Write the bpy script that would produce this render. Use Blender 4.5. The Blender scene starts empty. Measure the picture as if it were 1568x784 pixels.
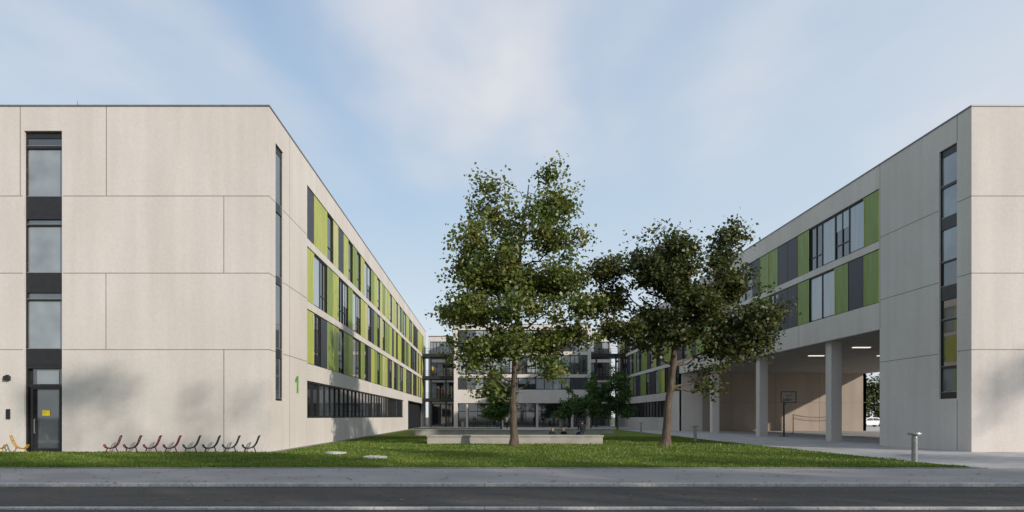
import bpy, bmesh, math, random
import numpy as np
from mathutils import Vector, noise as mnoise
R=math.radians
scene=bpy.context.scene
SUN_EL=20.5; SUN_AZ=47.0   # sun is behind the camera, to the right

# ------------------------------------------------------------------ materials
def newmat(name):
    m=bpy.data.materials.new(name); m.use_nodes=True
    nt=m.node_tree; b=nt.nodes['Principled BSDF']
    return m,nt,b
def N(nt,t,**kw):
    n=nt.nodes.new(t)
    for k,v in kw.items(): setattr(n,k,v)
    return n
def ramp(nt,src,stops):
    r=N(nt,'ShaderNodeValToRGB'); e=r.color_ramp.elements
    while len(e)>1: e.remove(e[-1])
    e[0].position=stops[0][0]; e[0].color=(*stops[0][1],1)
    for p,c in stops[1:]:
        x=e.new(p); x.color=(*c,1)
    nt.links.new(src,r.inputs[0]); return r
def noise_mat(name,c1,c2,scale,rough=.8,detail=6,stretch=(1,1,1),bump=0,bscale=None,fine=None,spec=.3,metal=0,streak=None,worn=None):
    m,nt,b=newmat(name); g=N(nt,'ShaderNodeNewGeometry')
    mp=N(nt,'ShaderNodeMapping'); mp.inputs['Scale'].default_value=stretch
    nt.links.new(g.outputs['Position'],mp.inputs[0])
    n=N(nt,'ShaderNodeTexNoise'); n.inputs['Scale'].default_value=scale; n.inputs['Detail'].default_value=detail
    nt.links.new(mp.outputs[0],n.inputs['Vector'])
    r=ramp(nt,n.outputs[0],[(.32,c1),(.68,c2)])
    out=r.outputs[0]
    def mul(out,vec,sc,lo,hi,a=.35,b_=.65):
        n2=N(nt,'ShaderNodeTexNoise'); n2.inputs['Scale'].default_value=sc; n2.inputs['Detail'].default_value=3
        nt.links.new(vec,n2.inputs['Vector'])
        r2=ramp(nt,n2.outputs[0],[(a,(lo,)*3),(b_,(hi,)*3)])
        mx=N(nt,'ShaderNodeMixRGB',blend_type='MULTIPLY'); mx.inputs[0].default_value=1
        nt.links.new(out,mx.inputs[1]); nt.links.new(r2.outputs[0],mx.inputs[2]); return mx.outputs[0]
    if worn:
        nw=N(nt,'ShaderNodeTexNoise'); nw.inputs['Scale'].default_value=.22; nw.inputs['Detail'].default_value=5
        nt.links.new(g.outputs['Position'],nw.inputs['Vector'])
        rw_=ramp(nt,nw.outputs[0],[(.54,(0,0,0)),(.66,(.7,.7,.7))])
        mw=N(nt,'ShaderNodeMixRGB'); nt.links.new(rw_.outputs[0],mw.inputs[0]); nt.links.new(out,mw.inputs[1]); mw.inputs[2].default_value=(*worn,1); out=mw.outputs[0]
    if fine: out=mul(out,g.outputs['Position'],*fine)
    if streak:
        m3=N(nt,'ShaderNodeMapping'); m3.inputs['Scale'].default_value=(1,1,.06); nt.links.new(g.outputs['Position'],m3.inputs[0])
        out=mul(out,m3.outputs[0],*streak)
    nt.links.new(out,b.inputs['Base Color'])
    b.inputs['Roughness'].default_value=rough; b.inputs['Specular IOR Level'].default_value=spec
    b.inputs['Metallic'].default_value=metal
    if bump:
        nb=N(nt,'ShaderNodeTexNoise'); nb.inputs['Scale'].default_value=bscale or scale*5; nb.inputs['Detail'].default_value=4
        nt.links.new(g.outputs['Position'],nb.inputs['Vector'])
        bp=N(nt,'ShaderNodeBump'); bp.inputs['Strength'].default_value=bump; bp.inputs['Distance'].default_value=.02
        nt.links.new(nb.outputs[0],bp.inputs['Height']); nt.links.new(bp.outputs[0],b.inputs['Normal'])
    return m
def concrete_mat(name,c1,c2):
    return noise_mat(name,c1,c2,.35,rough=.85,stretch=(1,1,.5),bump=.12,bscale=14,fine=(8,.96,1.02),spec=.2,streak=(1.6,.95,1.02))
M={}
M['concrete']=concrete_mat('fair_faced_concrete',(.57,.535,.50),(.635,.605,.57))
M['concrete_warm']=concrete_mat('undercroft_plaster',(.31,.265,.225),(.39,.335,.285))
M['concrete_bench']=noise_mat('cast_concrete',(.30,.29,.27),(.42,.40,.37),1.5,fine=(20,.85,1.1),bump=.3)
M['joint']=noise_mat('panel_joint',(.19,.18,.165),(.26,.24,.22),3)
M['black']=noise_mat('black_aluminium',(.012,.013,.014),(.02,.02,.022),4,rough=.4,spec=.5)
M['grey_metal']=noise_mat('grey_metal',(.10,.105,.11),(.15,.155,.16),5,rough=.45,spec=.5)
M['steel']=noise_mat('galvanised_steel',(.25,.26,.27),(.36,.37,.38),8,rough=.4,metal=.5)
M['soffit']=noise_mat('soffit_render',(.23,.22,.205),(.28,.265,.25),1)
M['white']=noise_mat('white_paint',(.72,.72,.72),(.8,.8,.8),3,rough=.5)
def glass_mat(name,c,rough=.04,wav=.02):
    m,nt,b=newmat(name); g=N(nt,'ShaderNodeNewGeometry')
    n=N(nt,'ShaderNodeTexNoise'); n.inputs['Scale'].default_value=.8; n.inputs['Detail'].default_value=2
    nt.links.new(g.outputs['Position'],n.inputs['Vector'])
    r=ramp(nt,n.outputs[0],[(.3,tuple(x*.7 for x in c)),(.7,tuple(x*1.25 for x in c))])
    nt.links.new(r.outputs[0],b.inputs['Base Color'])
    b.inputs['Roughness'].default_value=rough; b.inputs['Specular IOR Level'].default_value=1
    b.inputs['IOR'].default_value=1.75
    bp=N(nt,'ShaderNodeBump'); bp.inputs['Strength'].default_value=wav; bp.inputs['Distance'].default_value=.05
    nt.links.new(n.outputs[0],bp.inputs['Height']); nt.links.new(bp.outputs[0],b.inputs['Normal'])
    return m
M['glass']=glass_mat('dark_glass',(.020,.025,.030))
M['glass_mid']=glass_mat('window_glass_room',(.07,.085,.10))
M['glass_sky']=glass_mat('window_glass_painted_sky',(.21,.245,.265))  # pale base colour stands in for sky reflected in the panes
def blind_mat():
    m,nt,b=newmat('glass_with_blinds'); g=N(nt,'ShaderNodeNewGeometry')
    mp=N(nt,'ShaderNodeMapping'); mp.inputs['Scale'].default_value=(1,1,.08)
    nt.links.new(g.outputs['Position'],mp.inputs[0])
    n=N(nt,'ShaderNodeTexNoise'); n.inputs['Scale'].default_value=4; n.inputs['Detail'].default_value=2
    nt.links.new(mp.outputs[0],n.inputs['Vector'])
    r=ramp(nt,n.outputs[0],[(.3,(.21,.25,.28)),(.7,(.29,.325,.35))])
    nt.links.new(r.outputs[0],b.inputs['Base Color']); b.inputs['Roughness'].default_value=.25
    b.inputs['Coat Weight'].default_value=1; b.inputs['Coat Roughness'].default_value=.03; b.inputs['Coat IOR'].default_value=1.7
    return m
M['blind']=blind_mat()
def panel_mat(name,c):
    m,nt,b=newmat(name); g=N(nt,'ShaderNodeNewGeometry')
    w=N(nt,'ShaderNodeTexNoise'); w.inputs['Scale'].default_value=1.2
    mp=N(nt,'ShaderNodeMapping'); mp.inputs['Scale'].default_value=(6,6,.5)
    nt.links.new(g.outputs['Position'],mp.inputs[0]); nt.links.new(mp.outputs[0],w.inputs['Vector'])
    r=ramp(nt,w.outputs[0],[(.3,tuple(x*.8 for x in c)),(.7,tuple(x*1.15 for x in c))])
    nt.links.new(r.outputs[0],b.inputs['Base Color']); b.inputs['Roughness'].default_value=.5
    return m
M['lime']=panel_mat('lime_screen',(.39,.44,.08))
M['green']=panel_mat('green_screen',(.19,.27,.055))
M['olive']=panel_mat('olive_screen',(.48,.48,.21))
M['dpanel']=panel_mat('anthracite_screen',(.035,.038,.05))
M['asphalt']=noise_mat('road_asphalt',(.050,.048,.046),(.080,.077,.073),.35,stretch=(.4,2.2,1),rough=.9,bump=.4,bscale=60,fine=(35,.7,1.35))
M['pavement']=noise_mat('pavement_asphalt',(.26,.255,.25),(.33,.32,.315),.5,rough=.9,bump=.3,bscale=50,fine=(30,.85,1.15))
M['kerb']=noise_mat('kerb_stone',(.40,.39,.38),(.55,.54,.52),2,fine=(15,.8,1.1))
M['terrain']=noise_mat('terrain_ground',(.06,.08,.03),(.12,.12,.07),.2)
M['grass']=noise_mat('lawn_turf',(.075,.125,.014),(.15,.20,.028),.5,rough=.9,fine=(14,.55,1.35),bump=.8,bscale=20,spec=.1,worn=(.17,.14,.06))
def pavers():
    m,nt,b=newmat('concrete_pavers'); g=N(nt,'ShaderNodeNewGeometry')
    br=N(nt,'ShaderNodeTexBrick'); br.inputs['Scale'].default_value=1
    br.inputs['Brick Width'].default_value=.8; br.inputs['Row Height'].default_value=.4; br.inputs['Mortar Size'].default_value=.012
    br.inputs['Color1'].default_value=(.38,.375,.37,1); br.inputs['Color2'].default_value=(.46,.45,.44,1); br.inputs['Mortar'].default_value=(.2,.2,.2,1)
    nt.links.new(g.outputs['Position'],br.inputs['Vector'])
    n=N(nt,'ShaderNodeTexNoise'); n.inputs['Scale'].default_value=.6; nt.links.new(g.outputs['Position'],n.inputs['Vector'])
    r=ramp(nt,n.outputs[0],[(.3,(.8,.8,.8)),(.7,(1.1,1.1,1.1))])
    mx=N(nt,'ShaderNodeMixRGB',blend_type='MULTIPLY'); mx.inputs[0].default_value=1
    nt.links.new(br.outputs[0],mx.inputs[1]); nt.links.new(r.outputs[0],mx.inputs[2])
    nt.links.new(mx.outputs[0],b.inputs['Base Color']); b.inputs['Roughness'].default_value=.85
    return m
M['pavers']=pavers()
def leaf_mat(name,stops,trans=.35):
    m=bpy.data.materials.new(name); m.use_nodes=True; nt=m.node_tree; nt.nodes.clear()
    g=N(nt,'ShaderNodeNewGeometry')
    n=N(nt,'ShaderNodeTexNoise'); n.inputs['Scale'].default_value=.55; n.inputs['Detail'].default_value=2
    nt.links.new(g.outputs['Position'],n.inputs['Vector'])
    a=N(nt,'ShaderNodeMath',operation='MULTIPLY'); a.inputs[1].default_value=.5; nt.links.new(g.outputs['Random Per Island'],a.inputs[0])
    a2=N(nt,'ShaderNodeMath',operation='MULTIPLY_ADD'); a2.inputs[1].default_value=1.2; nt.links.new(n.outputs[0],a2.inputs[0]); nt.links.new(a.outputs[0],a2.inputs[2])
    a3=N(nt,'ShaderNodeMath',operation='SUBTRACT'); a3.inputs[1].default_value=.35; nt.links.new(a2.outputs[0],a3.inputs[0])
    r=ramp(nt,a3.outputs[0],stops)
    d=N(nt,'ShaderNodeBsdfDiffuse'); t=N(nt,'ShaderNodeBsdfTranslucent'); mx=N(nt,'ShaderNodeMixShader'); mx.inputs[0].default_value=trans
    gl=N(nt,'ShaderNodeBsdfGlossy'); gl.inputs['Roughness'].default_value=.45; gl.inputs['Color'].default_value=(.5,.5,.5,1)
    mg=N(nt,'ShaderNodeMixShader'); mg.inputs[0].default_value=.06
    nt.links.new(r.outputs[0],d.inputs[0]); nt.links.new(r.outputs[0],t.inputs[0])
    nt.links.new(d.outputs[0],mx.inputs[1]); nt.links.new(t.outputs[0],mx.inputs[2])
    nt.links.new(mx.outputs[0],mg.inputs[1]); nt.links.new(gl.outputs[0],mg.inputs[2])
    o=N(nt,'ShaderNodeOutputMaterial'); nt.links.new(mg.outputs[0],o.inputs[0]); return m
M['leafA']=leaf_mat('maple_leaves',[(.1,(.06,.095,.02)),(.45,(.13,.18,.035)),(.8,(.24,.25,.06)),(1,(.34,.29,.09))],.42)
M['leafB']=leaf_mat('dark_maple_leaves',[(.1,(.03,.046,.015)),(.5,(.068,.092,.024)),(.85,(.145,.145,.038)),(1,(.24,.17,.055))],.36)
M['leafC']=leaf_mat('young_tree_leaves',[(.1,(.03,.07,.018)),(.5,(.06,.13,.03)),(1,(.12,.19,.04))])
M['blades']=leaf_mat('grass_blades',[(.1,(.07,.125,.014)),(.5,(.13,.205,.027)),(1,(.22,.26,.045))],.3)
M['litter']=leaf_mat('fallen_leaves',[(.1,(.10,.06,.02)),(.5,(.2,.13,.04)),(1,(.32,.24,.08))],.1)
M['bark']=noise_mat('bark',(.06,.045,.033),(.15,.115,.085),5,stretch=(3,3,.5),bump=1,bscale=12)
def plain(name,c,rough=.5,metal=0,v=.15):
    return noise_mat(name,tuple(x*(1-v) for x in c),tuple(min(1,x*(1+v)) for x in c),6,rough=rough,metal=metal)

# ------------------------------------------------------------------ mesh helpers
class B:
    def __init__(s): s.v=[]; s.f=[]
    def quad(s,*p):
        i=len(s.v); s.v+= [tuple(q) for q in p]; s.f.append(tuple(range(i,i+len(p))))
    def box(s,x0,x1,y0,y1,z0,z1):
        if x0>x1:x0,x1=x1,x0
        if y0>y1:y0,y1=y1,y0
        i=len(s.v)
        s.v+=[(x0,y0,z0),(x1,y0,z0),(x1,y1,z0),(x0,y1,z0),(x0,y0,z1),(x1,y0,z1),(x1,y1,z1),(x0,y1,z1)]
        for f in ((0,3,2,1),(4,5,6,7),(0,1,5,4),(1,2,6,5),(2,3,7,6),(3,0,4,7)): s.f.append(tuple(i+k for k in f))
    def tube(s,pts,rad,n=8,cap=True):
        pts=[Vector(p) for p in pts]; i0=len(s.v); m=len(pts)
        up=Vector((.13,.27,.95))
        for k,p in enumerate(pts):
            t=(pts[min(k+1,m-1)]-pts[max(k-1,0)]).normalized()
            a=t.cross(up)
            if a.length<.05: a=t.cross(Vector((1,0,0)))
            a.normalize(); b=t.cross(a)
            for j in range(n):
                an=2*math.pi*j/n; q=p+(a*math.cos(an)+b*math.sin(an))*rad[k]; s.v.append(tuple(q))
        for k in range(m-1):
            for j in range(n):
                s.f.append((i0+k*n+j,i0+k*n+(j+1)%n,i0+(k+1)*n+(j+1)%n,i0+(k+1)*n+j))
        if cap:
            s.f.append(tuple(i0+j for j in range(n))); s.f.append(tuple(i0+(m-1)*n+j for j in range(n)))
    def lathe(s,cx,cy,prof,n=20):
        i0=len(s.v)
        for r,z in prof:
            for j in range(n):
                a=2*math.pi*j/n; s.v.append((cx+r*math.cos(a),cy+r*math.sin(a),z))
        for k in range(len(prof)-1):
            for j in range(n): s.f.append((i0+k*n+j,i0+k*n+(j+1)%n,i0+(k+1)*n+(j+1)%n,i0+(k+1)*n+j))
        s.f.append(tuple(i0+(len(prof)-1)*n+j for j in range(n)))
    def obj(s,name,mat,parent=None,smooth=False,bevel=0):
        if not s.v: return None
        me=bpy.data.meshes.new(name); me.from_pydata(s.v,[],s.f); me.update()
        o=bpy.data.objects.new(name,me); scene.collection.objects.link(o)
        me.materials.append(mat)
        if smooth:
            me.polygons.foreach_set('use_smooth',[True]*len(me.polygons))
        if bevel:
            bm=o.modifiers.new('bevel','BEVEL'); bm.width=bevel; bm.segments=2; bm.limit_method='ANGLE'
        if parent: o.parent=parent
        return o
def empty(name,loc=(0,0,0)):
    o=bpy.data.objects.new(name,None); scene.collection.objects.link(o); o.location=loc; o.empty_display_size=.3; return o

class Wall:
    """vertical wall plane; axis X: plane x=c, u runs along y. sgn=outward normal sign. k scales recess depth"""
    def __init__(s,axis,c,sgn,k=1.0): s.a=axis;s.c=c;s.g=sgn;s.k=k
    def D(s,d): return d*s.k if d>.02 else d
    def P(s,u,z,d=0):
        d=s.D(d)
        return (s.c-s.g*d,u,z) if s.a=='X' else (u,s.c-s.g*d,z)
    def bx(s,b,u0,u1,z0,z1,d0,d1):
        d0=s.D(d0); d1=s.D(d1)
        if s.a=='X': b.box(s.c-s.g*d0,s.c-s.g*d1,u0,u1,z0,z1)
        else: b.box(u0,u1,s.c-s.g*d0,s.c-s.g*d1,z0,z1)
    def build(s,b,u0,u1,z0,z1,ops,depth=.3):
        us=sorted({u0,u1,*[o[0] for o in ops],*[o[1] for o in ops]}); zs=sorted({z0,z1,*[o[2] for o in ops],*[o[3] for o in ops]})
        for i in range(len(us)-1):
            for j in range(len(zs)-1):
                um=(us[i]+us[i+1])/2; zm=(zs[j]+zs[j+1])/2
                if any(o[0]<um<o[1] and o[2]<zm<o[3] for o in ops): continue
                b.quad(s.P(us[i],zs[j]),s.P(us[i+1],zs[j]),s.P(us[i+1],zs[j+1]),s.P(us[i],zs[j+1]))
        for o in ops:
            a0,a1,c0,c1=o[:4]; d=o[4] if len(o)>4 else depth
            b.quad(s.P(a0,c0),s.P(a0,c1),s.P(a0,c1,d),s.P(a0,c0,d))
            b.quad(s.P(a1,c0),s.P(a1,c1),s.P(a1,c1,d),s.P(a1,c0,d))
            b.quad(s.P(a0,c1),s.P(a1,c1),s.P(a1,c1,d),s.P(a0,c1,d))
            if c0>.01: b.quad(s.P(a0,c0),s.P(a1,c0),s.P(a1,c0,d),s.P(a0,c0,d))
    def hj(s,b,u0,u1,z,w=.035): s.bx(b,u0,u1,z-w/2,z+w/2,-.003,.01)
    def vj(s,b,u,z0,z1,w=.035): s.bx(b,u-w/2,u+w/2,z0,z1,-.004,.01)

PARTS=['concrete','joint','black','glass','glass_mid','glass_sky','blind','lime','green','olive','dpanel','grey_metal','soffit','concrete_warm','white','steel']
PNAME={'concrete':'walls','joint':'panel_joints','black':'window_frames','glass':'window_glass','glass_mid':'window_glass_room','glass_sky':'window_glass_painted_sky','blind':'window_blinds','lime':'lime_screens','green':'green_screens','olive':'olive_screens','dpanel':'dark_screens','grey_metal':'roof_edge','soffit':'soffit','concrete_warm':'undercroft_wall','white':'white_trim','steel':'metal_trim'}
def partset(): return {k:B() for k in PARTS}
def flush(ps,parent):
    for k in PARTS: ps[k].obj(PNAME[k],M[k],parent)

def band(ps,w,u0,u1,z0,z1,rng,seq='',mod=1.5,screens=True,probs=None):
    """row of full height windows with sliding screens inside a recess"""
    n=max(1,round((u1-u0)/mod)); m=(u1-u0)/n
    w.bx(ps['glass'],u0,u1,z0,z1,.27,.30)
    w.bx(ps['black'],u0,u1,z0,z0+.07,.17,.27); w.bx(ps['black'],u0,u1,z1-.09,z1,.17,.27)
    probs=probs or [('G',.14),('L',.22),('O',.14),('W',.26),('S',.14),('K',.10)]
    for i in range(n):
        a=u0+i*m; b_=a+m
        t=seq[i] if i<len(seq) else rng.choices([p[0] for p in probs],[p[1] for p in probs])[0]
        w.bx(ps['black'],a-.035 if i else a,a+.035,z0+.07,z1-.09,.15,.27)
        if t in 'GLO':
            k={'G':'green','L':'lime','O':'olive'}[t]
            w.bx(ps[k],a+.05,b_-.04,z0+.04,z1-.05,.06,.10)
            kk='lime' if k=='green' else ('olive' if k=='lime' else 'green')
            w.bx(ps[kk],a+.05,a+.11,z0+.04,z1-.05,.04,.058); w.bx(ps[kk],b_-.10,b_-.04,z0+.04,z1-.05,.04,.058)
        elif t=='K':
            w.bx(ps['dpanel'],a+.03,b_-.02,z0+.04,z1-.05,.07,.11)
        elif t=='S':
            w.bx(ps['blind'],a+.07,b_-.05,z0+.12,z1-.14,.225,.255)
        else:
            if rng.random()<.6: w.bx(ps['blind'],a+.07,b_-.07,z0+(z1-z0)*rng.choice([.12,.45,.6]),z1-.13,.235,.262)
            w.bx(ps['black'],a+.035,b_-.035,z0+.85,z0+.91,.19,.262)
            if rng.random()<.5: w.bx(ps['black'],(a+b_)/2-.03,(a+b_)/2+.03,z0+.07,z1-.09,.18,.262)
def strip(ps,w,u0,u1,z0,z1,panes,mat='blind'):
    """tall stair window strip: black frame with panes (list of z0,z1,kind)"""
    w.bx(ps['black'],u0,u1,z0,z1,.26,.30)
    w.bx(ps['black'],u0,u0+.06,z0,z1,.12,.26); w.bx(ps['black'],u1-.06,u1,z0,z1,.12,.26)
    pr=z0
    for a,b_,k in panes:
        w.bx(ps['black'],u0+.06,u1-.06,pr,a,.10,.26)
        w.bx(ps['steel'],u0+.07,u1-.07,a-.025,a,.085,.098)
        w.bx(ps[k],u0+.06,u1-.06,a,b_,.20,.258)
        pr=b_
    w.bx(ps['black'],u0+.06,u1-.06,pr,z1,.16,.26)

TOP=15.68; H1,H2,H3=4.65,8.12,11.62
A=(11.45,14.4); Bb=(8.0,11.03); C=(4.55,7.58); G=(1.53,3.6)
rng=random.Random(5)
# ------------------------------------------------------------------ left wing
lw=empty('school_building'); ps=partset()
XL=-9.78; XW=-31.0; YF=28.4; YB=104.0
front=Wall('Y',YF,-1)
front.build(ps['concrete'],XW,XL,0,TOP,[(-20.9,-19.18,0.0,14.58,.35)])
for z in (H1,H2,H3):
    front.hj(ps['joint'],XW,-20.95,z); front.hj(ps['joint'],-19.13,XL,z)
for u,a,b_ in ((-17.16,H3,TOP),(-17.18,H1,H2),(-11.83,H2,H3),(-11.83,0,H1),(-21.07,H3,TOP),(-26,H1,H2),(-24,H2,H3)):
    front.vj(ps['joint'],u,a,b_)
strip(ps,front,-20.9,-19.18,3.95,14.58,[(4.72,6.9,'glass_sky'),(6.98,7.25,'glass_mid'),(8.18,10.3,'glass_sky'),(10.38,10.6,'glass_mid'),(11.65,13.82,'glass_sky'),(13.95,14.3,'glass')])
# entrance door in the strip
front.bx(ps['glass'],-20.9,-19.18,0,3.95,.30,.34)
for u in (-20.9,-19.26): front.bx(ps['black'],u,u+.08,0,3.95,.12,.3)
front.bx(ps['black'],-20.82,-19.26,3.8,3.95,.12,.3); front.bx(ps['black'],-20.82,-19.26,2.95,3.08,.14,.3)
front.bx(ps['black'],-20.72,-20.60,.0,2.95,.16,.3); front.bx(ps['black'],-19.42,-19.33,.0,2.95,.16,.3)
front.bx(ps['black'],-20.6,-19.42,.0,.14,.16,.3); front.bx(ps['black'],-20.6,-19.42,2.85,2.95,.16,.3)
front.bx(ps['steel'],-20.52,-20.49,.85,1.5,.08,.11); front.bx(ps['steel'],-20.52,-20.49,.85,.88,.11,.16); front.bx(ps['steel'],-20.52,-20.49,1.47,1.5,.11,.16)
front.bx(ps['glass_sky'],-20.5,-19.5,3.1,3.72,.26,.298)
front.bx(ps['glass_mid'],-20.45,-19.45,.16,2.83,.28,.298)
side=Wall('X',XL,1,.5)
ops=[(29.28,30.38,2.36,14.42),(34.5,101,*A),(34.5,101,*Bb),(34.5,101,*C),(34.5,75.5,*G),(80,101,0.0,3.7,1.2)]
side.build(ps['concrete'],YF,YB,0,TOP,ops)
strip(ps,side,29.28,30.38,2.36,14.42,[(2.5,4.4,'glass_mid'),(4.85,7.9,'glass_mid'),(8.3,11.3,'glass_mid'),(11.75,14.1,'glass_mid')])
band(ps,side,34.5,101,*A,rng,seq='KLLWOKLWGWLSWGLWO')
band(ps,side,34.5,101,*Bb,rng,seq='LSWGLWWGSWLOWKGW')
band(ps,side,34.5,101,*C,rng,seq='LWKGLWGLSWGWKLGW')
# ground floor strip windows
side.bx(ps['glass'],34.5,75.5,*G,.27,.30)
side.bx(ps['black'],34.5,75.5,G[0],G[0]+.08,.1,.27); side.bx(ps['black'],34.5,75.5,G[1]-.1,G[1],.1,.27)
u=34.5
while u<75.5:
    side.bx(ps['black'],u,u+.09,G[0]+.08,G[1]-.1,.12,.27)
    if rng.random()<.5: side.bx(ps['glass_mid'],u+.12,u+1.2,G[0]+.1,G[1]-.12,.24,.268)
    u+=1.35
side.bx(ps['glass'],80,101,0,3.7,1.18,1.25)
for k in range(15): side.bx(ps['black'],80+k*1.5,80.08+k*1.5,0,3.7,1.0,1.18)
for z in (H1,H2,H3):
    side.hj(ps['joint'],YF,29.25,z); side.hj(ps['joint'],30.41,34.45,z)
side.vj(ps['joint'],31.4,0,TOP); side.vj(ps['joint'],55,0,G[0]); side.vj(ps['joint'],44,0,G[0]); side.vj(ps['joint'],66,0,G[0])
# back, far side, roof
ps['concrete'].quad((XW,YF,0),(XW,YB,0),(XW,YB,TOP),(XW,YF,TOP)); ps['concrete'].quad((XW,YB,0),(XL,YB,0),(XL,YB,TOP),(XW,YB,TOP))
ps['soffit'].quad((XW,YF,TOP-.3),(XL,YF,TOP-.3),(XL,YB,TOP-.3),(XW,YB,TOP-.3))
g=ps['grey_metal']
g.box(XW-.03,XL+.03,YF-.03,YF+.45,TOP,TOP+.07); g.box(XL-.45,XL+.03,YF+.45,YB,TOP,TOP+.07); g.box(XW-.03,XW+.45,YF+.45,YB,TOP,TOP+.07)
g.tube([(-18.6,28.6,TOP),(-18.6,28.6,TOP+.35)],[.02,.012],6)
# intercom / wall lamp
b=ps['black']
b.box(-21.75,-21.5,YF-.14,YF,3.25,3.45); b.box(-21.68,-21.57,YF-.1,YF,3.45,3.5)
b.box(-21.68,-21.52,YF-.06,YF,1.5,1.95)
flush(ps,lw)
nb=B(); nb.box(XL,XL+.05,32.55,32.72,2.85,3.72)
nb.quad((XL+.052,32.55,3.72),(XL+.052,32.55,3.52),(XL+.052,32.30,3.38),(XL+.052,32.30,3.55))
nb.obj('house_number',plain('number_green',(.10,.33,.05)),lw)
yb=B(); yb.box(-20.25,-19.9,YF+.25,YF+.265,1.65,1.9); yb.obj('door_notice',plain('notice_yellow',(.75,.6,.03)),lw)

# ------------------------------------------------------------------ right wing
rw=empty('school_building'); ps=partset()
XR=22.1; XE=43.3
front=Wall('Y',YF,-1)
front.build(ps['concrete'],XR,XE,0,TOP,[])
for z in (H1,H2,H3): front.hj(ps['joint'],XR,XE,z)
for u,a,b_ in ((24.6,H3,TOP),(28,H2,H3),(24.6,H1,H2),(29,0,H1)): front.vj(ps['joint'],u,a,b_)
side=Wall('X',XR,-1,.6)
SO=6.5
ops=[(29.28,30.42,2.46,14.45),(35.05,102,*A),(35.05,102,*Bb),(71,102,*C),(35.0,71.0,0.0,SO,.35),(74,100,*G)]
side.build(ps['concrete'],YF,YB,0,TOP,ops)
strip(ps,side,29.28,30.42,2.46,14.45,[(2.8,3.9,'glass_mid'),(4.05,6.2,'glass'),(6.3,7.2,'glass'),(7.9,9.0,'glass'),(9.1,10.6,'glass_sky'),(11.2,12.6,'glass_sky'),(12.75,14.1,'glass_sky')])
pr=[('G',.3),('L',.06),('W',.3),('S',.08),('K',.26)]
band(ps,side,35.05,102,*A,rng,seq='GSWSWGKKGGKWWG',probs=pr,mod=1.52)
band(ps,side,35.05,102,*Bb,rng,seq='GKGSSGKKWGGKWW',probs=pr,mod=1.52)
band(ps,side,71,102,*C,rng,probs=pr)
side.bx(ps['glass'],74,100,*G,.27,.30)
for k in range(18): side.bx(ps['black'],74+k*1.5,74.09+k*1.5,*G,.12,.27)
for z in (H1,H2,H3):
    side.hj(ps['joint'],YF,29.25,z); side.hj(ps['joint'],30.45,34.95,z)
side.vj(ps['joint'],34.97,SO,TOP); side.vj(ps['joint'],29.26,14.5,TOP); side.vj(ps['joint'],29.26,0,2.4)
for u in (44,53.5,63): side.vj(ps['joint'],u,SO,Bb[0])
# undercroft
c=ps['concrete']
c.quad((XR,35,0),(XE,35,0),(XE,35,SO),(XR,35,SO))
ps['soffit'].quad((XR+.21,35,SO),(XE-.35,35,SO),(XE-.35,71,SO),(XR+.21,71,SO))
c.quad((XR,71,0),(XR+2.6,71,0),(XR+2.6,71,SO),(XR,71,SO))
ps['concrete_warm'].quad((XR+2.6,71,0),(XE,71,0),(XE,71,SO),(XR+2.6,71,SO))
for u in (28,33,38):  ps['joint'].box(u,u+.05,70.99,71.05,0,SO)
ps['joint'].box(XR+2.6,XE,70.988,71.05,3.2,3.24)
far=Wall('X',XE,1); far.build(ps['concrete'],YF,YB,0,TOP,[(35,71,0.0,SO,.35)])
for y in (40.6,51.2,61.8):
    for x in (22.5,42.2): c.box(x,x+.68,y,y+.68,0,SO)
c.quad((XR,YB,0),(XE,YB,0),(XE,YB,TOP),(XR,YB,TOP))
ps['soffit'].quad((XR,YF,TOP-.3),(XE,YF,TOP-.3),(XE,YB,TOP-.3),(XR,YB,TOP-.3))
g=ps['grey_metal']
g.box(XR-.03,XE+.03,YF-.03,YF+.45,TOP,TOP+.07); g.box(XR-.03,XR+.45,YF+.45,YB,TOP,TOP+.07); g.box(XE-.45,XE+.03,YF+.45,YB,TOP,TOP+.07)
flush(ps,rw)
em=bpy.data.materials.new('soffit_lamp'); em.use_nodes=True
em.node_tree.nodes['Principled BSDF'].inputs['Emission Color'].default_value=(1,.93,.8,1); em.node_tree.nodes['Principled BSDF'].inputs['Emission Strength'].default_value=1.0
lb=B()
for x,y in ((26.5,44),(26.5,50),(32,50)): lb.box(x-.6,x+.6,y-.12,y+.12,SO-.06,SO-.004)
lb.obj('soffit_lights',em,rw)

# ------------------------------------------------------------------ central block
cb=empty('school_building'); ps=partset()
YC=95.8; x0,x1=-4.7,16.3
w=Wall('Y',YC,-1)
ops=[(x0+.6,x1-.5,11.6,14.9),(x0+.6,x1-.5,8.1,11.05),(x0+.6,x1-.5,5.75,7.6),(x0+.6,x1-.5,0.0,3.7,2.0)]
w.build(ps['concrete'],x0,x1,0,TOP,ops)
pc=[('W',.4),('S',.4),('K',.2)]
for o in ops[:3]: band(ps,w,o[0],o[1],o[2],o[3],rng,probs=pc,mod=1.35)
w.bx(ps['glass'],x0,x1,0,3.7,1.95,2.0)
for k in range(14): w.bx(ps['black'],x0+.6+k*1.5,x0+.68+k*1.5,0,3.7,1.75,1.95)
w.bx(ps['black'],x0+.6,x1-.5,2.4,2.5,1.8,1.95)
for k in range(4): ps['concrete'].lathe(x0+2+k*5.4,YC+.5,[(.2,0),(.2,3.7)],16)
for xx in (x0,x1): ps['concrete'].quad((xx,YC,0),(xx,YC+16,0),(xx,YC+16,TOP),(xx,YC,TOP))
ps['soffit'].quad((x0,YC,TOP-.2),(x1,YC,TOP-.2),(x1,YC+16,TOP-.2),(x0,YC+16,TOP-.2))
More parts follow.
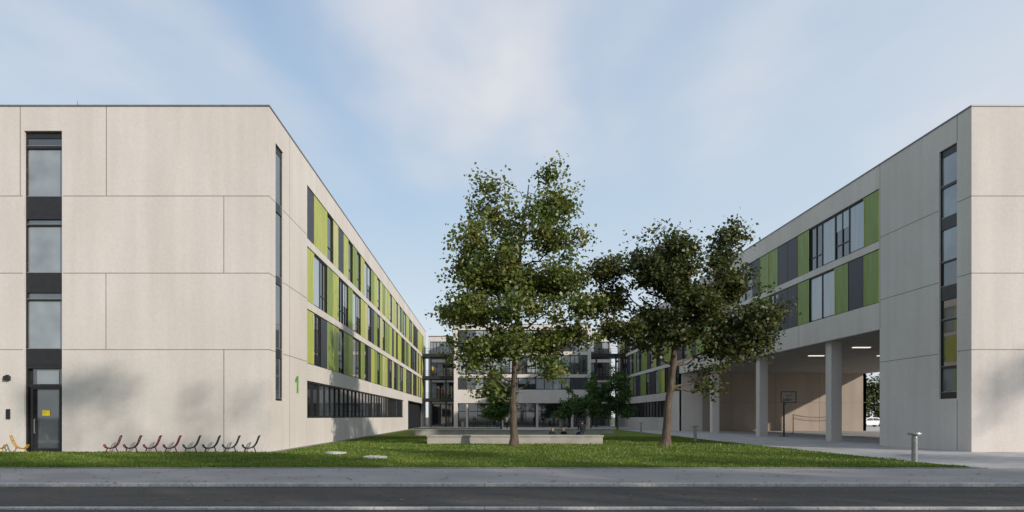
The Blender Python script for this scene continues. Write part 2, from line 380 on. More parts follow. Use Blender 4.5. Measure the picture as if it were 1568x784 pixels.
ps['grey_metal'].box(x0-.03,x1+.03,YC-.03,YC+.4,TOP,TOP+.07)
# set-back links with dark access balconies
for (a,b_) in ((XL,x0),(x1,XR)):
    w=Wall('Y',109.0,-1)
    o4=[(a+.3,b_-.3,11.6,14.7),(a+.3,b_-.3,8.1,11.05),(a+.3,b_-.3,4.6,7.6),(a+.3,b_-.3,0.0,3.9)]
    w.build(ps['concrete'],a,b_,0,TOP-.1,o4)
    for o in o4[:3]: band(ps,w,o[0],o[1],o[2],o[3],rng,probs=[('W',.8),('S',.2)],mod=1.2)
    w.bx(ps['glass'],a,b_,0,3.9,.25,.3)
    ps['grey_metal'].box(a,b_,108.9,109.4,TOP-.1,TOP)
    for z in (4.0,7.5,11.0):
        ps['black'].box(a+.02,b_-.02,98,101.5,z,z+.5)
        for k in range(3): ps['black'].box(a+.02,b_-.02,98.02,98.06,z+.75+k*.28,z+.79+k*.28)
        n=int((b_-a)/1.1)
        for k in range(n+1):
            xx=a+.1+k*(b_-a-.25)/n; ps['black'].box(xx,xx+.05,98.02,98.07,z+.5,z+1.4)
    for xx in (a+1.2,b_-1.5): ps['black'].box(xx,xx+.25,98.6,98.85,0,11)
flush(ps,cb)

# ------------------------------------------------------------------ ground
def sheet(name,pts,z,mat,thick=None):
    b=B()
    b.quad(*[(x,y,z) for x,y in pts])
    if thick:
        n=len(pts)
        for i in range(n):
            p,q=pts[i],pts[(i+1)%n]; b.quad((p[0],p[1],z-thick),(q[0],q[1],z-thick),(q[0],q[1],z),(p[0],p[1],z))
    return b.obj(name,mat)
sheet('ground',[(-900,-900),(900,-900),(900,1500),(-900,1500)],-.13,M['terrain'])
sheet('road',[(-200,-12),(200,-12),(200,14.98),(-200,14.98)],-.07,M['asphalt'])
sheet('pavement',[(-200,15.13),(200,15.13),(200,19.4),(-200,19.4)],0,M['pavement'],.12)
kb=B()
for k in range(-60,60):
    kb.box(k*1.0+.004,k*1.0+.996,14.98,15.13,-.12,.006)
kb.obj('kerb',M['kerb'],bevel=.008)
kb=B()
for k in range(-60,60): kb.box(k*1.0+.004,k*1.0+.996,11.25,11.37,-.12,-.03)
kb.obj('kerb',M['kerb'],bevel=.008)
lawn_pts=[(-60,19.4),(15.6,19.4),(15.3,20.6),(15.2,24),(15.2,40),(16.0,52),(16.6,78),(-9.3,78),(-9.3,28.1),(-60,28.1)]
lawn=sheet('lawn',lawn_pts,.012,M['grass'],.1)
sheet('paved_path',[(15.6,19.4),(90,19.4),(90,120),(-9.8,120),(-9.8,78),(16.6,78),(16.0,52),(15.2,40),(15.2,24),(15.3,20.6)],.004,M['pavers'],.1)
eb=B()
pp=[(15.6,19.4),(15.3,20.6),(15.2,24),(15.2,40),(16.0,52),(16.6,78)]
for i in range(len(pp)-1):
    p,q=Vector(pp[i]),Vector(pp[i+1]); d=(q-p).normalized(); nn=Vector((d.y,-d.x))*.09
    eb.quad((p.x,p.y,.03),(q.x,q.y,.03),(q.x+nn.x,q.y+nn.y,.03),(p.x+nn.x,p.y+nn.y,.03))
eb.box(-60,15.6,19.4,19.48,0,.02)
eb.obj('lawn_edging',M['kerb'])
# gravel margin along walls
gb=B(); gb.quad((-60,28.1,.008),(-9.3,28.1,.008),(-9.3,28.4,.008),(-60,28.4,.008)); gb.quad((-9.78,28.1,.009),(-9.3,28.1,.009),(-9.3,80,.009),(-9.78,80,.009))
gb.obj('gravel_margin',noise_mat('gravel',(.12,.11,.10),(.35,.33,.3),25))

# grass blades
def quads_mesh(name,V,nper,mat,parent=None):
    n=len(V)//nper; me=bpy.data.meshes.new(name)
    me.vertices.add(len(V)); me.vertices.foreach_set('co',V.astype(np.float32).ravel())
    me.loops.add(n*nper); me.loops.foreach_set('vertex_index',np.arange(n*nper,dtype=np.int32))
    me.polygons.add(n); me.polygons.foreach_set('loop_start',np.arange(0,n*nper,nper,dtype=np.int32))
    try: me.polygons.foreach_set('loop_total',np.full(n,nper,dtype=np.int32))
    except Exception: pass
    me.update(calc_edges=True); me.materials.append(mat)
    o=bpy.data.objects.new(name,me); scene.collection.objects.link(o)
    if parent: o.parent=parent
    return o
rs=np.random.RandomState(3)
nb=150000
y=19.45+ (rs.rand(nb)**1.5)*30; x=-23+rs.rand(nb)*38.1
ok=~((x<-9.25)&(y>28.1)); x=x[ok];y=y[ok]; nb=len(x)
an=rs.rand(nb)*6.283; h=.03+.05*rs.rand(nb)*(1+.6*np.sin(x*1.3)*np.sin(y*1.7)); wd=.010+.008*rs.rand(nb)+.0004*y
lx=rs.randn(nb)*.02; ly=rs.randn(nb)*.02
V=np.empty((nb,3,3)); V[:,0]=np.stack([x-np.cos(an)*wd,y-np.sin(an)*wd,np.full(nb,.01)],1); V[:,1]=np.stack([x+np.cos(an)*wd,y+np.sin(an)*wd,np.full(nb,.01)],1); V[:,2]=np.stack([x+lx,y+ly,.012+h],1)
quads_mesh('grass_blades',V.reshape(-1,3),3,M['blades'],lawn)
# fallen leaves
nl=1700
x=np.concatenate([rs.rand(900)*36-22, rs.randn(nl-900)*4+5]); y=np.concatenate([12+rs.rand(900)**1.2*16, 33+rs.randn(nl-900)*3])
ok=~((x<-9.25)&(y>28)); x=x[ok];y=y[ok]
z=np.where(y<14.9,-.06,np.where(y<19.4,.012,.07)); an=rs.rand(len(x))*6.28; s=.03+.035*rs.rand(len(x))
V=np.empty((len(x),4,3))
for k in range(4):
    a=an+k*1.5708; V[:,k]=np.stack([x+np.cos(a)*s,y+np.sin(a)*s*.8,z+rs.rand(len(x))*.015],1)
quads_mesh('fallen_leaves',V.reshape(-1,3),4,M['litter'])

# ------------------------------------------------------------------ trees
def leaves_at(C,per,size,sig,rs):
    n=len(C)*per
    sg=sig*(.55+.9*rs.rand(len(C)))
    c=np.repeat(C,per,axis=0)+rs.randn(n,3)*np.repeat(sg,per)[:,None]*np.array([1,1,.72])
    nrm=rs.randn(n,3)+np.array([.25,-.3,.8]); nrm/=np.linalg.norm(nrm,axis=1)[:,None]
    t=rs.randn(n,3)+np.array([0,0,-.5]); t-=nrm*(t*nrm).sum(1)[:,None]; t/=np.linalg.norm(t,axis=1)[:,None]
    b=np.cross(nrm,t); l=(size*(.6+.8*rs.rand(n)))[:,None]
    V=np.empty((n,4,3)); V[:,0]=c; V[:,1]=c+t*l*.45+b*l*.5+nrm*l*.1; V[:,2]=c+t*l; V[:,3]=c+t*l*.5-b*l*.45+nrm*l*.1
    return V.reshape(-1,3)
def tree(name,trunk,lobes,ncl,per,size,seed,leaf,sig=.34,thr=-.08,nsc=.55,fork=None):
    """trunk [(x,y,z,r)], lobes [(x,y,z,rx,ry,rz)] in world space"""
    rr=random.Random(seed); rs=np.random.RandomState(seed)
    e=empty(name,(trunk[0][0],trunk[0][1],0)); ox,oy=trunk[0][0],trunk[0][1]
    b=B(); T=[Vector(t[:3]) for t in trunk]
    P=[];Rr=[]
    for i in range(len(T)-1):
        for k in range(5):
            f=k/5; p=T[i].lerp(T[i+1],f)+Vector((rr.uniform(-1,1),rr.uniform(-1,1),0))*.03
            P.append(p); Rr.append(trunk[i][3]*(1-f)+trunk[i+1][3]*f)
    P.append(T[-1]);Rr.append(trunk[-1][3])
    Rr[0]*=1.5; Rr[1]*=1.1
    b.tube(P,Rr,12)
    nodes=[(p,r) for p,r in zip(P,Rr) if p.z>(fork or 2.4)]
    skel=[n for n in nodes]
    for (cx,cy,cz,rx,ry,rz) in lobes:
        c=Vector((cx,cy,cz)); 
        best=min(nodes,key=lambda n:(n[0]-c).length*1.0+ (3 if n[0].z>cz-.3 else 0)+abs((c.z-n[0].z)-(c-n[0]).xy.length*.8)*.6)
        s,r0=best; r0=min(r0*.6,.03+.05*min(rx,rz)); m=7; pts=[];rd=[]
        for k in range(m+1):
            f=k/m; p=s.lerp(c,f); p.z+= -math.sin(f*math.pi)*.06*(c-s).length
            if 0<k: p+=Vector((rr.uniform(-1,1),rr.uniform(-1,1),rr.uniform(-1,1)))*.12
            pts.append(p); rd.append(r0*(1-f)+.02*f); 
            if k: skel.append((p,rd[-1]))
        b.tube(pts,rd,7)
    S=np.array([list(s[0]) for s in skel]); 
    wts=[l[3]*l[4]*l[5] for l in lobes]; C=[]; tries=0
    while len(C)<ncl and tries<ncl*30:
        tries+=1
        l=rr.choices(lobes,wts)[0]
        d=Vector((rr.gauss(0,1),rr.gauss(0,1),rr.gauss(0,1))).normalized()*(rr.random()**.42)
        k=1+.55*mnoise.noise(Vector((d.x*2+l[0],d.y*2,d.z*2+l[2]))*1.3)
        p=Vector((l[0]+d.x*l[3]*k,l[1]+d.y*l[4]*k,l[2]+d.z*l[5]*k))
        if mnoise.noise(p*nsc+Vector((seed,0,0)))<thr: continue
        C.append(p)
    for p in C:
        q=np.array(p); D=np.linalg.norm(S-q,axis=1)+ (S[:,2]>q[2]+.2)*.8; i=int(np.argmin(D)); s=skel[i][0]
        mid=s.lerp(p,.5)+Vector((rr.uniform(-.15,.15),rr.uniform(-.15,.15),-.08))
        b.tube([s,mid,p],[.022,.014,.006],4,False)
    o=b.obj('trunk_and_branches',M['bark'],None,True)
    V=leaves_at(np.array([list(p) for p in C]),per,size,sig,rs)
    l=quads_mesh('foliage',V,4,leaf)
    for k in (o,l): k.parent=e; k.location=(-ox,-oy,0)
    return e
LA=[(3.7,34,14.5,.8,1.0,.7),(1.6,34,14.0,1.1,1.2,.8),(-.1,34,14.0,.7,1.0,.5),(3.8,33.8,12.9,1.3,1.4,.9),(0.6,34.2,12.6,1.5,1.7,.9),(0.1,33.6,11.0,1.6,2,1.0),(2.4,33.3,11.5,1.7,2,1.1),(4.1,34.2,11.0,1.3,1.6,.9),
    (-.5,34,9.2,1.6,2.2,1.1),(1.4,32.8,9.4,2.0,2,1.2),(4.0,34.3,9.2,1.8,2.2,1.1),(1.5,35.8,9.5,2,1.8,1.3),
    (-.9,34.2,7.2,1.5,2.1,1.0),(1.2,32.5,7.4,2.0,1.9,1.0),(3.8,33.6,7.6,2.0,2,1.0),(5.5,34.2,7.8,1.1,1.3,.7),(-.9,33.8,5.5,1.4,1.9,.9),(1.0,33.2,5.6,1.7,1.8,.8),(3.4,34.4,5.8,1.7,1.9,.8),(5.2,34,6.1,1.2,1.4,.6),
    (-.2,34,4.1,1.3,1.5,.7),(.2,33.6,3.0,.8,1,.4),(3.5,34,4.2,1.2,1.4,.6)]
tree('maple_tree',[(1.6,34,0,.21),(1.55,34,2.5,.17),(1.65,34,5,.15),(1.9,34,8,.12),(1.9,34,11,.08),(2.4,34,14.2,.025)],LA,860,42,.178,11,M['leafA'],sig=.31,thr=.03,nsc=.72)
LB=[(9.0,34,11.2,1.1,1.5,.7),(10.4,34,10.6,1.0,1.5,.7),(13.3,34,11.5,1.0,1.2,.7),(12.6,34.2,10.2,1.2,1.5,.7),(7.3,34,9.9,1.2,1.5,.7),(6.4,33.8,9.4,.8,1.2,.5),
    (8.8,33.6,9.4,1.6,1.9,.8),(10.6,33.4,9.0,1.8,2,.9),(12.8,34,8.9,1.6,1.9,.8),(14.3,34,8.5,1.2,1.5,.7),(7.2,34.2,8.0,1.4,1.8,.8),
    (8.8,33.4,7.4,1.6,2,.8),(11.0,33,7.3,1.9,2,.9),(13.4,34,7.0,1.8,1.9,.9),(15.2,34.2,7.0,1.1,1.4,.8),(7.6,34,6.4,1.3,1.7,.6),(8.6,34,5.4,1.1,1.4,.5),(10.3,33.6,5.9,1.5,1.7,.6),(12.7,34,5.5,1.5,1.7,.7),(14.8,34,5.5,1.1,1.4,.7),(12.3,34,4.3,1.0,1.2,.6),(12.2,33.8,3.3,.7,.9,.5),(10.8,33.5,7.9,1.4,1.6,1.0)]
tree('maple_tree',[(9.8,34,0,.24),(10.0,34,2.3,.19),(10.25,34,4.4,.17),(10.4,34,7,.12),(10.5,34,10,.04)],LB,800,42,.178,23,M['leafB'],sig=.31,thr=.02,nsc=.72,fork=3.0)
def small_tree(x,y,h,r,seed,zb=1.8,mat='leafC',name='young_tree'):
    rr=random.Random(seed); L=[]
    for k in range(9):
        f=(k+.5)/9; z=zb+(h-zb)*f; q=r*(math.sin(min(1,(1-f)*1.35)*math.pi*.5))*.75+.2
        a=rr.uniform(0,6.28); L.append((x+math.cos(a)*q*.45,y+math.sin(a)*q*.45,z,q*.75,q*.75,(h-zb)/9*1.1))
    tree(name,[(x,y,0,.09),(x,y,h*.5,.06),(x,y,h*.95,.02)],L,170,30,.22,seed,M[mat],sig=.25,thr=-.2,fork=zb)
small_tree(13.6,80,6.9,2.9,31); small_tree(17.0,80,8.6,2.6,32); small_tree(1.9,72,5.8,2.2,33,zb=1.6); small_tree(11.8,88,5.5,2,35)
# street trees behind the viewpoint (their shadows fall on road and facades)
def street_tree(x,y,h,r,seed,ncl=135):
    rr=random.Random(seed); L=[]
    for k in range(12):
        a=rr.uniform(0,6.28); f=rr.uniform(0,1); q=r*(1-.45*abs(f-.4)*1.6)
        L.append((x+math.cos(a)*q*.5,y+math.sin(a)*q*.4,5+(h-6.2)*f+.5,q*.55,q*.45,1.7))
    tree('street_tree',[(x,y,0,.35),(x,y,h*.5,.25),(x,y,h*.9,.05)],L,ncl,24,.40,seed,M['leafB'],sig=.6,thr=-.25,fork=4)
for i,(x,h) in enumerate(((5,16),(12,21),(18.5,25),(26,23),(33,19),(41,18),(49,19),(56,22),(63,24))): street_tree(x,-6.5-(i%2)*1.5,h,4.8,50+i)
# distant tree mass beyond the undercroft
def tree_mass(name,boxes,n,seed):
    rs=np.random.RandomState(seed); C=[]
    for (xa,xb,ya,yb,hh) in boxes:
        x=xa+(xb-xa)*rs.rand(n); y=ya+(yb-ya)*rs.rand(n); top=hh*(.7+.3*np.sin(x*.5)*np.cos(x*.23+1)); z=top*rs.rand(n)**.7
        C.append(np.stack([x,y,z],1))
    quads_mesh(name,leaves_at(np.concatenate(C),26,.5,.7,rs),4,M['leafB'])
tree_mass('distant_trees',[(48,110,122,128,10),(-90,-34,100,106,12)],1100,8)

# ------------------------------------------------------------------ benches
def bench_wall(x0,x1,y0,y1,h):
    b=B(); b.box(x0,x1,y0,y1,.0,h-.10); b.box(x0-.05,x1+.05,y0-.05,y1+.05,h-.095,h)
    return b.obj('concrete_bench',M['concrete_bench'],None,bevel=.02)
bench_wall(-3.35,6.9,36.5,37.7,.52)
bench_wall(-5.9,5.8,53,54.2,.52); bench_wall(-7,1.5,62,63,.5); bench_wall(6.5,12,58,59,.5)
for x,y in ((-3.0,86),(11.0,90)):
    b=B(); b.lathe(x,y,[(.2,0.01),(.24,.05),(.26,.85),(.28,.86),(.28,.92),(.22,.92),(.21,.6)],20); b.obj('litter_bin',M['steel'])

# bollards
for (x,y) in ((15.05,21.9),(13.3,39.5),(15.5,62)):
    b=B(); b.lathe(x,y,[(.16,0.0),(.16,.03),(.095,.035),(.09,.88),(.085,.90),(.085,.96),(.2,.965),(.21,1.0),(.2,1.045),(.02,1.06)],24)
    b.obj('bollard_light',M['steel'],smooth=False)
# manhole covers
for x,y in ((-4.2,24.0),(-6.4,26.9)):
    b=B(); b.lathe(x,y,[(.46,0),(.46,.085),(.40,.09),(.395,.08),(.1,.08),(.09,.088)],28); b.obj('manhole_cover',M['kerb'])
b=B(); b.box(17.2,18.0,25.6,26.2,.004,.014); b.obj('drain_cover',M['steel'])

# bike stands: curved flat steel chair-like shapes
def stand(x,y,col,flip=1):
    b=B()
    def P(px,pz): return (x+flip*px,y,pz)
    path=[(-.36,.36),(-.33,.28),(-.25,.22),(-.1,.20),(.05,.23),(.16,.30),(.25,.42),(.31,.56),(.36,.70),(.40,.76)]
    for k in range(len(path)-1):
        for dy in (-.06,.06):
            p,q=P(*path[k]),P(*path[k+1]); b.tube([(p[0],y+dy,p[2]),(q[0],y+dy,q[2])],[.024,.024],8)
    for q in (path[0],path[-1],path[4],(path[7])):
        p=P(*q); b.tube([(p[0],y-.06,p[2]),(p[0],y+.06,p[2])],[.022,.022],8)
    b.tube([P(-.22,.22),P(-.30,.0)],[.024,.024],8); b.tube([P(.14,.28),P(.24,.0)],[.024,.024],8)
    b.box(x+flip*-.36,x+flip*-.24,y-.07,y+.07,.0,.02); b.box(x+flip*.18,x+flip*.30,y-.07,y+.07,.0,.02)
    b.obj('bike_stand',col,smooth=False)
cr=plain('red_paint',(.16,.02,.022),.35); cd=plain('dark_red_paint',(.09,.016,.018),.35); cg=plain('dark_green_paint',(.02,.05,.035),.35); ck=plain('anthracite_paint',(.02,.025,.03),.35); cy=plain('yellow_paint',(.40,.24,.02),.35)
for i,c in enumerate((cr,cd,cr,cr,cg,ck,cg,ck)): stand(-16.5+i*.875,27.75,c)
stand(-20.5,27.6,cy,-1); stand(-21.5,27.6,cy,-1)

# basketball hoop
e=empty('basketball_hoop',(24.4,51,0)); b=B()
b.tube([(0,0,0),(0,0,3.1)],[.07,.06],10); b.tube([(0,0,2.9),(0,-.7,3.15)],[.04,.04],8); b.tube([(0,0,2.5),(0,-.7,2.95)],[.03,.03],8); b.box(-.25,.25,-.25,.25,0,.04)
b.obj('post',M['black'],e)
bm_,bnt,bb=newmat('acrylic_board'); bb.inputs['Base Color'].default_value=(.5,.52,.55,1); bb.inputs['Alpha'].default_value=.22; bb.inputs['Roughness'].default_value=.1
b=B(); b.box(-.62,.62,-.76,-.74,2.75,3.6); b.obj('backboard',bm_,e)
b=B()
for q in ((-.62,.62,2.72,2.77),(-.62,.62,3.58,3.63),(-.62,-.57,2.77,3.58),(.57,.62,2.77,3.58),(-.28,.28,2.9,2.93),(-.28,.28,3.3,3.33)): b.box(q[0],q[1],-.79,-.762,q[2],q[3])
b.tube([(.23*math.cos(a*.5236),-1.03+.23*math.sin(a*.5236),2.98) for a in range(13)],[.015]*13,6)
b.obj('rim_and_board_frame',M['black'],e)
# sagging net between posts
e=empty('sports_net',(0,0,0)); b=B()
for x in (28.6,32.8): b.tube([(x,58,0),(x,58,1.85)],[.035,.03],8)
for zz,sg in ((1.8,.25),(1.45,.25)):
    b.tube([(28.6+4.2*k/8,58,zz-sg*4*(k/8)*(1-k/8)) for k in range(9)],[.02]*9,6)
for k in range(1,24):
    f=k/24; s_=.25*4*f*(1-f); b.tube([(28.6+4.2*f,58,1.8-s_),(28.6+4.2*f,58,1.45-s_)],[.007,.007],4)
b.obj('posts_and_net',M['black'],e)

# ------------------------------------------------------------------ cars
def car(x,y,rot,col):
    e=empty('parked_car',(x,y,0)); e.rotation_euler=(0,0,rot)
    low=[(-2.1,.35),(-2.12,.62),(-2.0,.85),(-1.2,.95),(1.3,.95),(2.0,.88),(2.12,.6),(2.08,.35)]
    cab=[(-1.3,.95),(-.55,1.42),(.2,1.47),(1.0,1.42),(1.75,.93)]
    b=B(); W=.86
    def ext(prof,w0,w1):
        n=len(prof); i=len(b.v); zs=[p[1] for p in prof]; zm,zM=min(zs),max(zs)
        for s in (-1,1):
            for p in prof: b.v.append((p[0],s*(w0+(w1-w0)*(p[1]-zm)/(zM-zm)),p[1]))
        for k in range(n): b.f.append((i+k,i+(k+1)%n,i+n+(k+1)%n,i+n+k))
        b.f.append(tuple(i+k for k in range(n))); b.f.append(tuple(i+n+k for k in range(n)))
    ext(low,W,W*.95); ext(cab,W*.93,W*.68)
    b.obj('body',col,e,bevel=.05)
    b=B()
    for s in (-1,1):
        for q in ([(-1.08,1.0),(-.5,1.36),(.12,1.39),(.12,1.0)],[(.2,1.0),(.2,1.39),(.95,1.35),(1.45,1.0)]):
            b.quad(*[(p[0],s*(W*.93-(W*.25)*(p[1]-.93)/.54+.02),p[1]) for p in q])
    b.quad((-1.33,-.68,1.0),(-1.33,.68,1.0),(-.66,.56,1.4),(-.66,-.56,1.4)); b.quad((1.74,-.68,1.0),(1.74,.68,1.0),(1.13,.56,1.4),(1.13,-.56,1.4))
    b.obj('windows',M['glass'],e)
    b=B(); h=B()
    for wx in (-1.3,1.3):
        for s in (-1,1):
            b.tube([(wx,s*.68,.32),(wx,s*.9,.32)],[.32,.32],20); h.tube([(wx,s*.86,.32),(wx,s*.915,.32)],[.2,.18],14)
    b.obj('tyres',M['black'],e); h.obj('wheel_rims',M['steel'],e)
    b=B()
    for s in (-1,1): b.box(-2.13,-2.05,s*.5-.15,s*.5+.15,.62,.75); b.box(2.05,2.14,s*.55-.15,s*.55+.15,.65,.8)
    b.obj('lights',M['white'],e)
wc=plain('white_car_paint',(.75,.75,.75),.25,v=.03); dc=plain('dark_car_paint',(.03,.04,.06),.2)
car(61.5,100,0,wc); car(67.5,103,0,dc); car(56.5,106,0,wc)

# ------------------------------------------------------------------ people
MS=plain('skin',(.45,.28,.2)); MH=plain('dark_hair',(.02,.015,.012)); MK=plain('black_cloth',(.015,.015,.018),.9); MJ=plain('jeans',(.04,.06,.12),.9); MY=plain('yellow_cloth',(.65,.45,.04),.9); MW=plain('white_cloth',(.7,.7,.7),.9); MD=plain('shoes',(.03,.03,.03)); MRd=plain('red_cloth',(.4,.04,.03),.9)
def person(loc,rot,pose,top,bottom,seed=0):
    if pose=='stand':
        J=dict(pel=(0,0,.95),sp=(0,.01,1.12),ch=(0,0,1.34),nk=(0,0,1.48),h0=(0,-.01,1.56),h1=(0,-.02,1.67),
           sl=(.17,0,1.41),el=(.23,.03,1.13),wl=(.24,-.06,.90),hl=(.235,-.09,.81),sr=(-.17,0,1.41),er=(-.24,.02,1.13),wr=(-.22,-.12,.93),hr=(-.2,-.17,.87),
           pl=(.09,0,.9),kl=(.11,-.03,.49),al=(.12,.03,.08),tl=(.14,-.12,.035),pr=(-.09,0,.9),kr=(-.11,.0,.49),ar=(-.12,.06,.08),tr=(-.15,-.09,.035))
    else:
        kz,ky,az,ay=(.10,-.44,-.36,-.42) if pose=='bench' else (.40,-.36,.08,-.56)
        J=dict(pel=(0,0,.13),sp=(0,.02,.30),ch=(0,-.02,.50),nk=(0,-.05,.65),h0=(0,-.07,.73),h1=(0,-.09,.84),
           sl=(.17,-.03,.58),el=(.23,-.14,.33),wl=(.15,-.33,.32),hl=(.12,-.41,.35),sr=(-.17,-.03,.58),er=(-.23,-.12,.33),wr=(-.14,-.34,.35),hr=(-.11,-.42,.38),
           pl=(.1,-.03,.12),kl=(.14,ky,kz),al=(.13,ay,az),tl=(.14,ay-.16,az-.045),pr=(-.1,-.03,.12),kr=(-.15,ky+.02,kz),ar=(-.14,ay,az),tr=(-.15,ay-.16,az-.045))
    Rd=dict(pel=.135,sp=.12,ch=.14,nk=.055,h0=.082,h1=.098,sl=.065,el=.045,wl=.03,hl=.035,sr=.065,er=.045,wr=.03,hr=.035,pl=.095,kl=.06,al=.042,tl=.035,pr=.095,kr=.06,ar=.042,tr=.035)
    E=[('pel','sp','t'),('sp','ch','t'),('ch','nk','t'),('nk','h0','s'),('h0','h1','s'),('ch','sl','t'),('sl','el','t'),('el','wl','s'),('wl','hl','s'),('ch','sr','t'),('sr','er','t'),('er','wr','s'),('wr','hr','s'),
       ('pel','pl','b'),('pl','kl','b'),('kl','al','b'),('al','tl','d'),('pel','pr','b'),('pr','kr','b'),('kr','ar','b'),('ar','tr','d')]
    ks=list(J); idx={k:i for i,k in enumerate(ks)}
    me=bpy.data.meshes.new('sk'); me.from_pydata([J[k] for k in ks],[(idx[a],idx[b_]) for a,b_,_ in E],[]); me.update()
    o=bpy.data.objects.new('sk',me); scene.collection.objects.link(o)
    m=o.modifiers.new('Skin','SKIN'); m.use_smooth_shade=True
    sv=me.skin_vertices[0].data
    for k in ks: sv[idx[k]].radius=(Rd[k],Rd[k]*(.8 if k in('pel','sp','ch') else 1)); sv[idx[k]].use_root=(k=='pel')
    s=o.modifiers.new('sub','SUBSURF'); s.levels=2; s.render_levels=2
    dg=bpy.context.evaluated_depsgraph_get(); dg.update()
    nm=bpy.data.meshes.new_from_object(o.evaluated_get(dg)); bpy.data.objects.remove(o)
    mats=[MS,top,bottom,MD,MH]
    nm.materials.clear()
    for q in mats: nm.materials.append(q)
    h0=Vector(J['h0']);h1=Vector(J['h1']); cen=(h0+h1)/2
    for p in nm.polygons:
        c=p.center; best=9;lab='t'
        for a,b_,l in E:
            A_=Vector(J[a]);D=Vector(J[b_])-A_; f=max(0,min(1,(c-A_).dot(D)/D.length_squared)); dd=(c-(A_+D*f)).length-.5*(Rd[a]*(1-f)+Rd[b_]*f)
            if dd<best: best=dd;lab=l
        i={'s':0,'t':1,'b':2,'d':3}[lab]
        if (c-cen).length<.2 and c.z>h0.z-.02 and (c.y>cen.y-.02 or c.z>h1.z+.03): i=4
        p.material_index=i; p.use_smooth=True
    e=empty('person',loc); e.rotation_euler=(0,0,rot)
    ob=bpy.data.objects.new('body',nm); scene.collection.objects.link(ob); ob.parent=e
    b=B()
    for s in ('l','r'):
        w_=Vector(J['w'+s]);h=Vector(J['h'+s]); d=(h-w_).normalized(); sd=d.cross(Vector((0,0,1)))
        if sd.length<.3: sd=Vector((0,1,0))
        sd.normalize(); up=sd.cross(d)
        for k in range(4):
            st=h+sd*(k-1.5)*.018; L=(.065,.078,.072,.055)[k]
            b.tube([st,st+d*L*.6,st+d*L-up*.02],[.0085,.0085,.006],6)
        sg=1 if s=='l' else -1
        b.tube([w_.lerp(h,.5)+sd*.02*sg,h+sd*.045*sg,h+sd*.05*sg+d*.025],[.011,.010,.007],6)
    b.tube([cen+Vector((0,-.09,.02)),cen+Vector((0,-.118,-.015))],[.008,.015],6)
    for s in (-1,1): b.tube([cen+Vector((s*.088,.0,.02)),cen+Vector((s*.098,.012,-.02))],[.018,.012],6)
    b.obj('fingers_nose_ears',MS,e,True)
try:
    person((5.8,37.05,.52),R(200),'bench',MK,MJ)
    person((4.1,38.2,0.06),R(30),'ground',MK,MK); person((4.9,38.4,0.06),R(-40),'ground',MK,MJ)
    person((1.75,84,0.01),R(20),'stand',MY,MJ); person((3.0,84,0.01),R(-70),'stand',MW,MK); person((-1.6,90,.01),R(100),'stand',MK,MJ)
    person((8.4,90,.01),R(200),'stand',MK,MJ); person((-8.2,99,7.5+.5),R(0),'stand',MY,MJ); person((-6.6,99,4.5),R(30),'stand',MRd,MJ)
except Exception as ex: print('PERSON FAIL',ex)

# ------------------------------------------------------------------ light + sky
el,az=R(SUN_EL),R(SUN_AZ)
d=Vector((-math.sin(az)*math.cos(el),math.cos(az)*math.cos(el),-math.sin(el)))
sl=bpy.data.lights.new('sun','SUN'); sl.energy=3.8; sl.angle=R(1.0); sl.color=(1,.89,.78)
so=bpy.data.objects.new('sun',sl); scene.collection.objects.link(so); so.rotation_euler=d.to_track_quat('-Z','Y').to_euler()
W=bpy.data.worlds.new('World'); scene.world=W; W.use_nodes=True; nt=W.node_tree; nt.nodes.clear()
sk=N(nt,'ShaderNodeTexSky',sky_type='NISHITA'); sk.sun_disc=False; sk.sun_elevation=el; sk.sun_rotation=R(180-SUN_AZ)
sk.air_density=1.0; sk.dust_density=1.0; sk.ozone_density=1.0
tc=N(nt,'ShaderNodeTexCoord'); sp=N(nt,'ShaderNodeSeparateXYZ'); nt.links.new(tc.outputs['Generated'],sp.inputs[0])
def mt(op,a,b=None,c=None):
    n=N(nt,'ShaderNodeMath',operation=op)
    for i,v in enumerate((a,b,c)):
        if v is None: continue
        if isinstance(v,(int,float)): n.inputs[i].default_value=v
        else: nt.links.new(v,n.inputs[i])
    return n.outputs[0]
# summer haze: pale near the horizon, clear blue overhead, paler towards the sun side (+x)
hz=ramp(nt,sp.outputs[2],[(0.0,(5.0,5.3,5.5)),(.12,(4.5,5.1,5.6)),(.33,(3.1,4.15,5.3)),(.55,(2.0,3.1,4.65)),(1,(1.5,2.3,3.5))])
hm=N(nt,'ShaderNodeMixRGB'); hm.inputs[0].default_value=.88; nt.links.new(sk.outputs[0],hm.inputs[1]); nt.links.new(hz.outputs[0],hm.inputs[2])
pr_=N(nt,'ShaderNodeMapRange'); nt.links.new(sp.outputs[0],pr_.inputs[0]); pr_.inputs[1].default_value=-.1; pr_.inputs[2].default_value=.7; pr_.inputs[3].default_value=0; pr_.inputs[4].default_value=.55
hm2=N(nt,'ShaderNodeMixRGB'); nt.links.new(pr_.outputs[0],hm2.inputs[0]); nt.links.new(hm.outputs[0],hm2.inputs[1]); hm2.inputs[2].default_value=(4.5,5.0,5.5,1)
z=mt('MAXIMUM',sp.outputs[2],.04); u=mt('DIVIDE',sp.outputs[0],z); v=mt('DIVIDE',sp.outputs[1],z)
def nz(su,sv,off,det=4,rough=.5):
    c=N(nt,'ShaderNodeCombineXYZ'); nt.links.new(mt('MULTIPLY',u,su),c.inputs[0]); nt.links.new(mt('MULTIPLY',v,sv),c.inputs[1]); c.inputs[2].default_value=off
    n=N(nt,'ShaderNodeTexNoise'); n.inputs['Scale'].default_value=1; n.inputs['Detail'].default_value=det; n.inputs['Roughness'].default_value=rough
    nt.links.new(c.outputs[0],n.inputs['Vector']); return n.outputs[0]
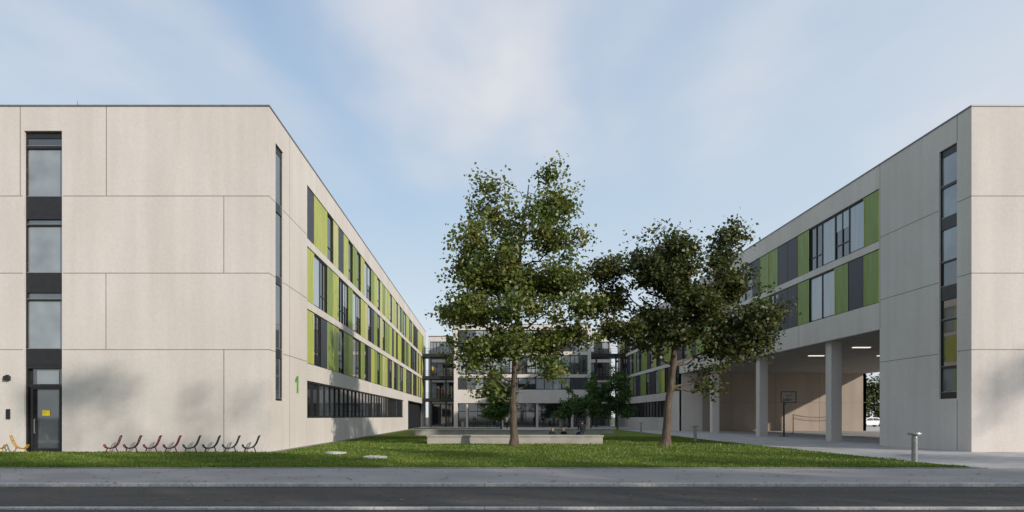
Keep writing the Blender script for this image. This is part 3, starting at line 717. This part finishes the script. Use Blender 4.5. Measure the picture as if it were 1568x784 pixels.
n1=nz(1.9,1.3,3.0,3); n2=nz(3.0,1.8,7.0,4,.5); n3=nz(1.7,1.2,1.0,3)
ud=mt('ADD',u,mt('MULTIPLY',mt('SUBTRACT',n1,.5),.55)); ud=mt('SUBTRACT',ud,mt('MULTIPLY',mt('SUBTRACT',v,2.0),.12))
un=mt('DIVIDE',mt('ADD',ud,1.7),3.4)
st=[(-1.7,.3),(-1.25,.5),(-1.05,.7),(-.88,.25),(-.72,.65),(-.56,.12),(-.46,.15),(-.28,.7),(0,.95),(.2,.75),(.34,.25),(.45,.5),(.58,.2),(.7,.35),(.84,.65),(1.0,.25),(1.2,.25),(1.4,.6)]
rp=ramp(nt,un,[((a+1.7)/3.4,(b_,)*3) for a,b_ in st]); rp.color_ramp.interpolation='B_SPLINE'
mr=N(nt,'ShaderNodeMapRange'); nt.links.new(mt('ADD',v,mt('MULTIPLY',mt('SUBTRACT',n3,.5),1.6)),mr.inputs[0]); mr.inputs[1].default_value=1.8; mr.inputs[2].default_value=3.2; mr.inputs[3].default_value=1; mr.inputs[4].default_value=0.08
mr.interpolation_type='SMOOTHSTEP'
m2=N(nt,'ShaderNodeMapRange'); nt.links.new(n2,m2.inputs[0]); m2.inputs[1].default_value=.3; m2.inputs[2].default_value=.65; m2.inputs[3].default_value=.6; m2.inputs[4].default_value=1.1
cl=mt('MINIMUM',mt('MULTIPLY',mt('MULTIPLY',rp.outputs[0],mr.outputs[0]),m2.outputs[0]),1.0)
mx=N(nt,'ShaderNodeMixRGB'); nt.links.new(cl,mx.inputs[0]); nt.links.new(hm2.outputs[0],mx.inputs[1]); mx.inputs[2].default_value=(4.9,5.0,5.3,1)
bg=N(nt,'ShaderNodeBackground'); bg.inputs[1].default_value=.15; nt.links.new(mx.outputs[0],bg.inputs[0])
wo=N(nt,'ShaderNodeOutputWorld'); nt.links.new(bg.outputs[0],wo.inputs[0])

cam=bpy.data.cameras.new('camera'); co=bpy.data.objects.new('camera',cam); scene.collection.objects.link(co)
co.location=(0,0,1.6); co.rotation_euler=(R(90),0,0); cam.lens=22; cam.sensor_width=36; cam.shift_x=.0268; cam.shift_y=.157; cam.clip_end=4000
scene.camera=co
scene.view_settings.view_transform='Standard'; scene.view_settings.look='None'; scene.view_settings.exposure=0
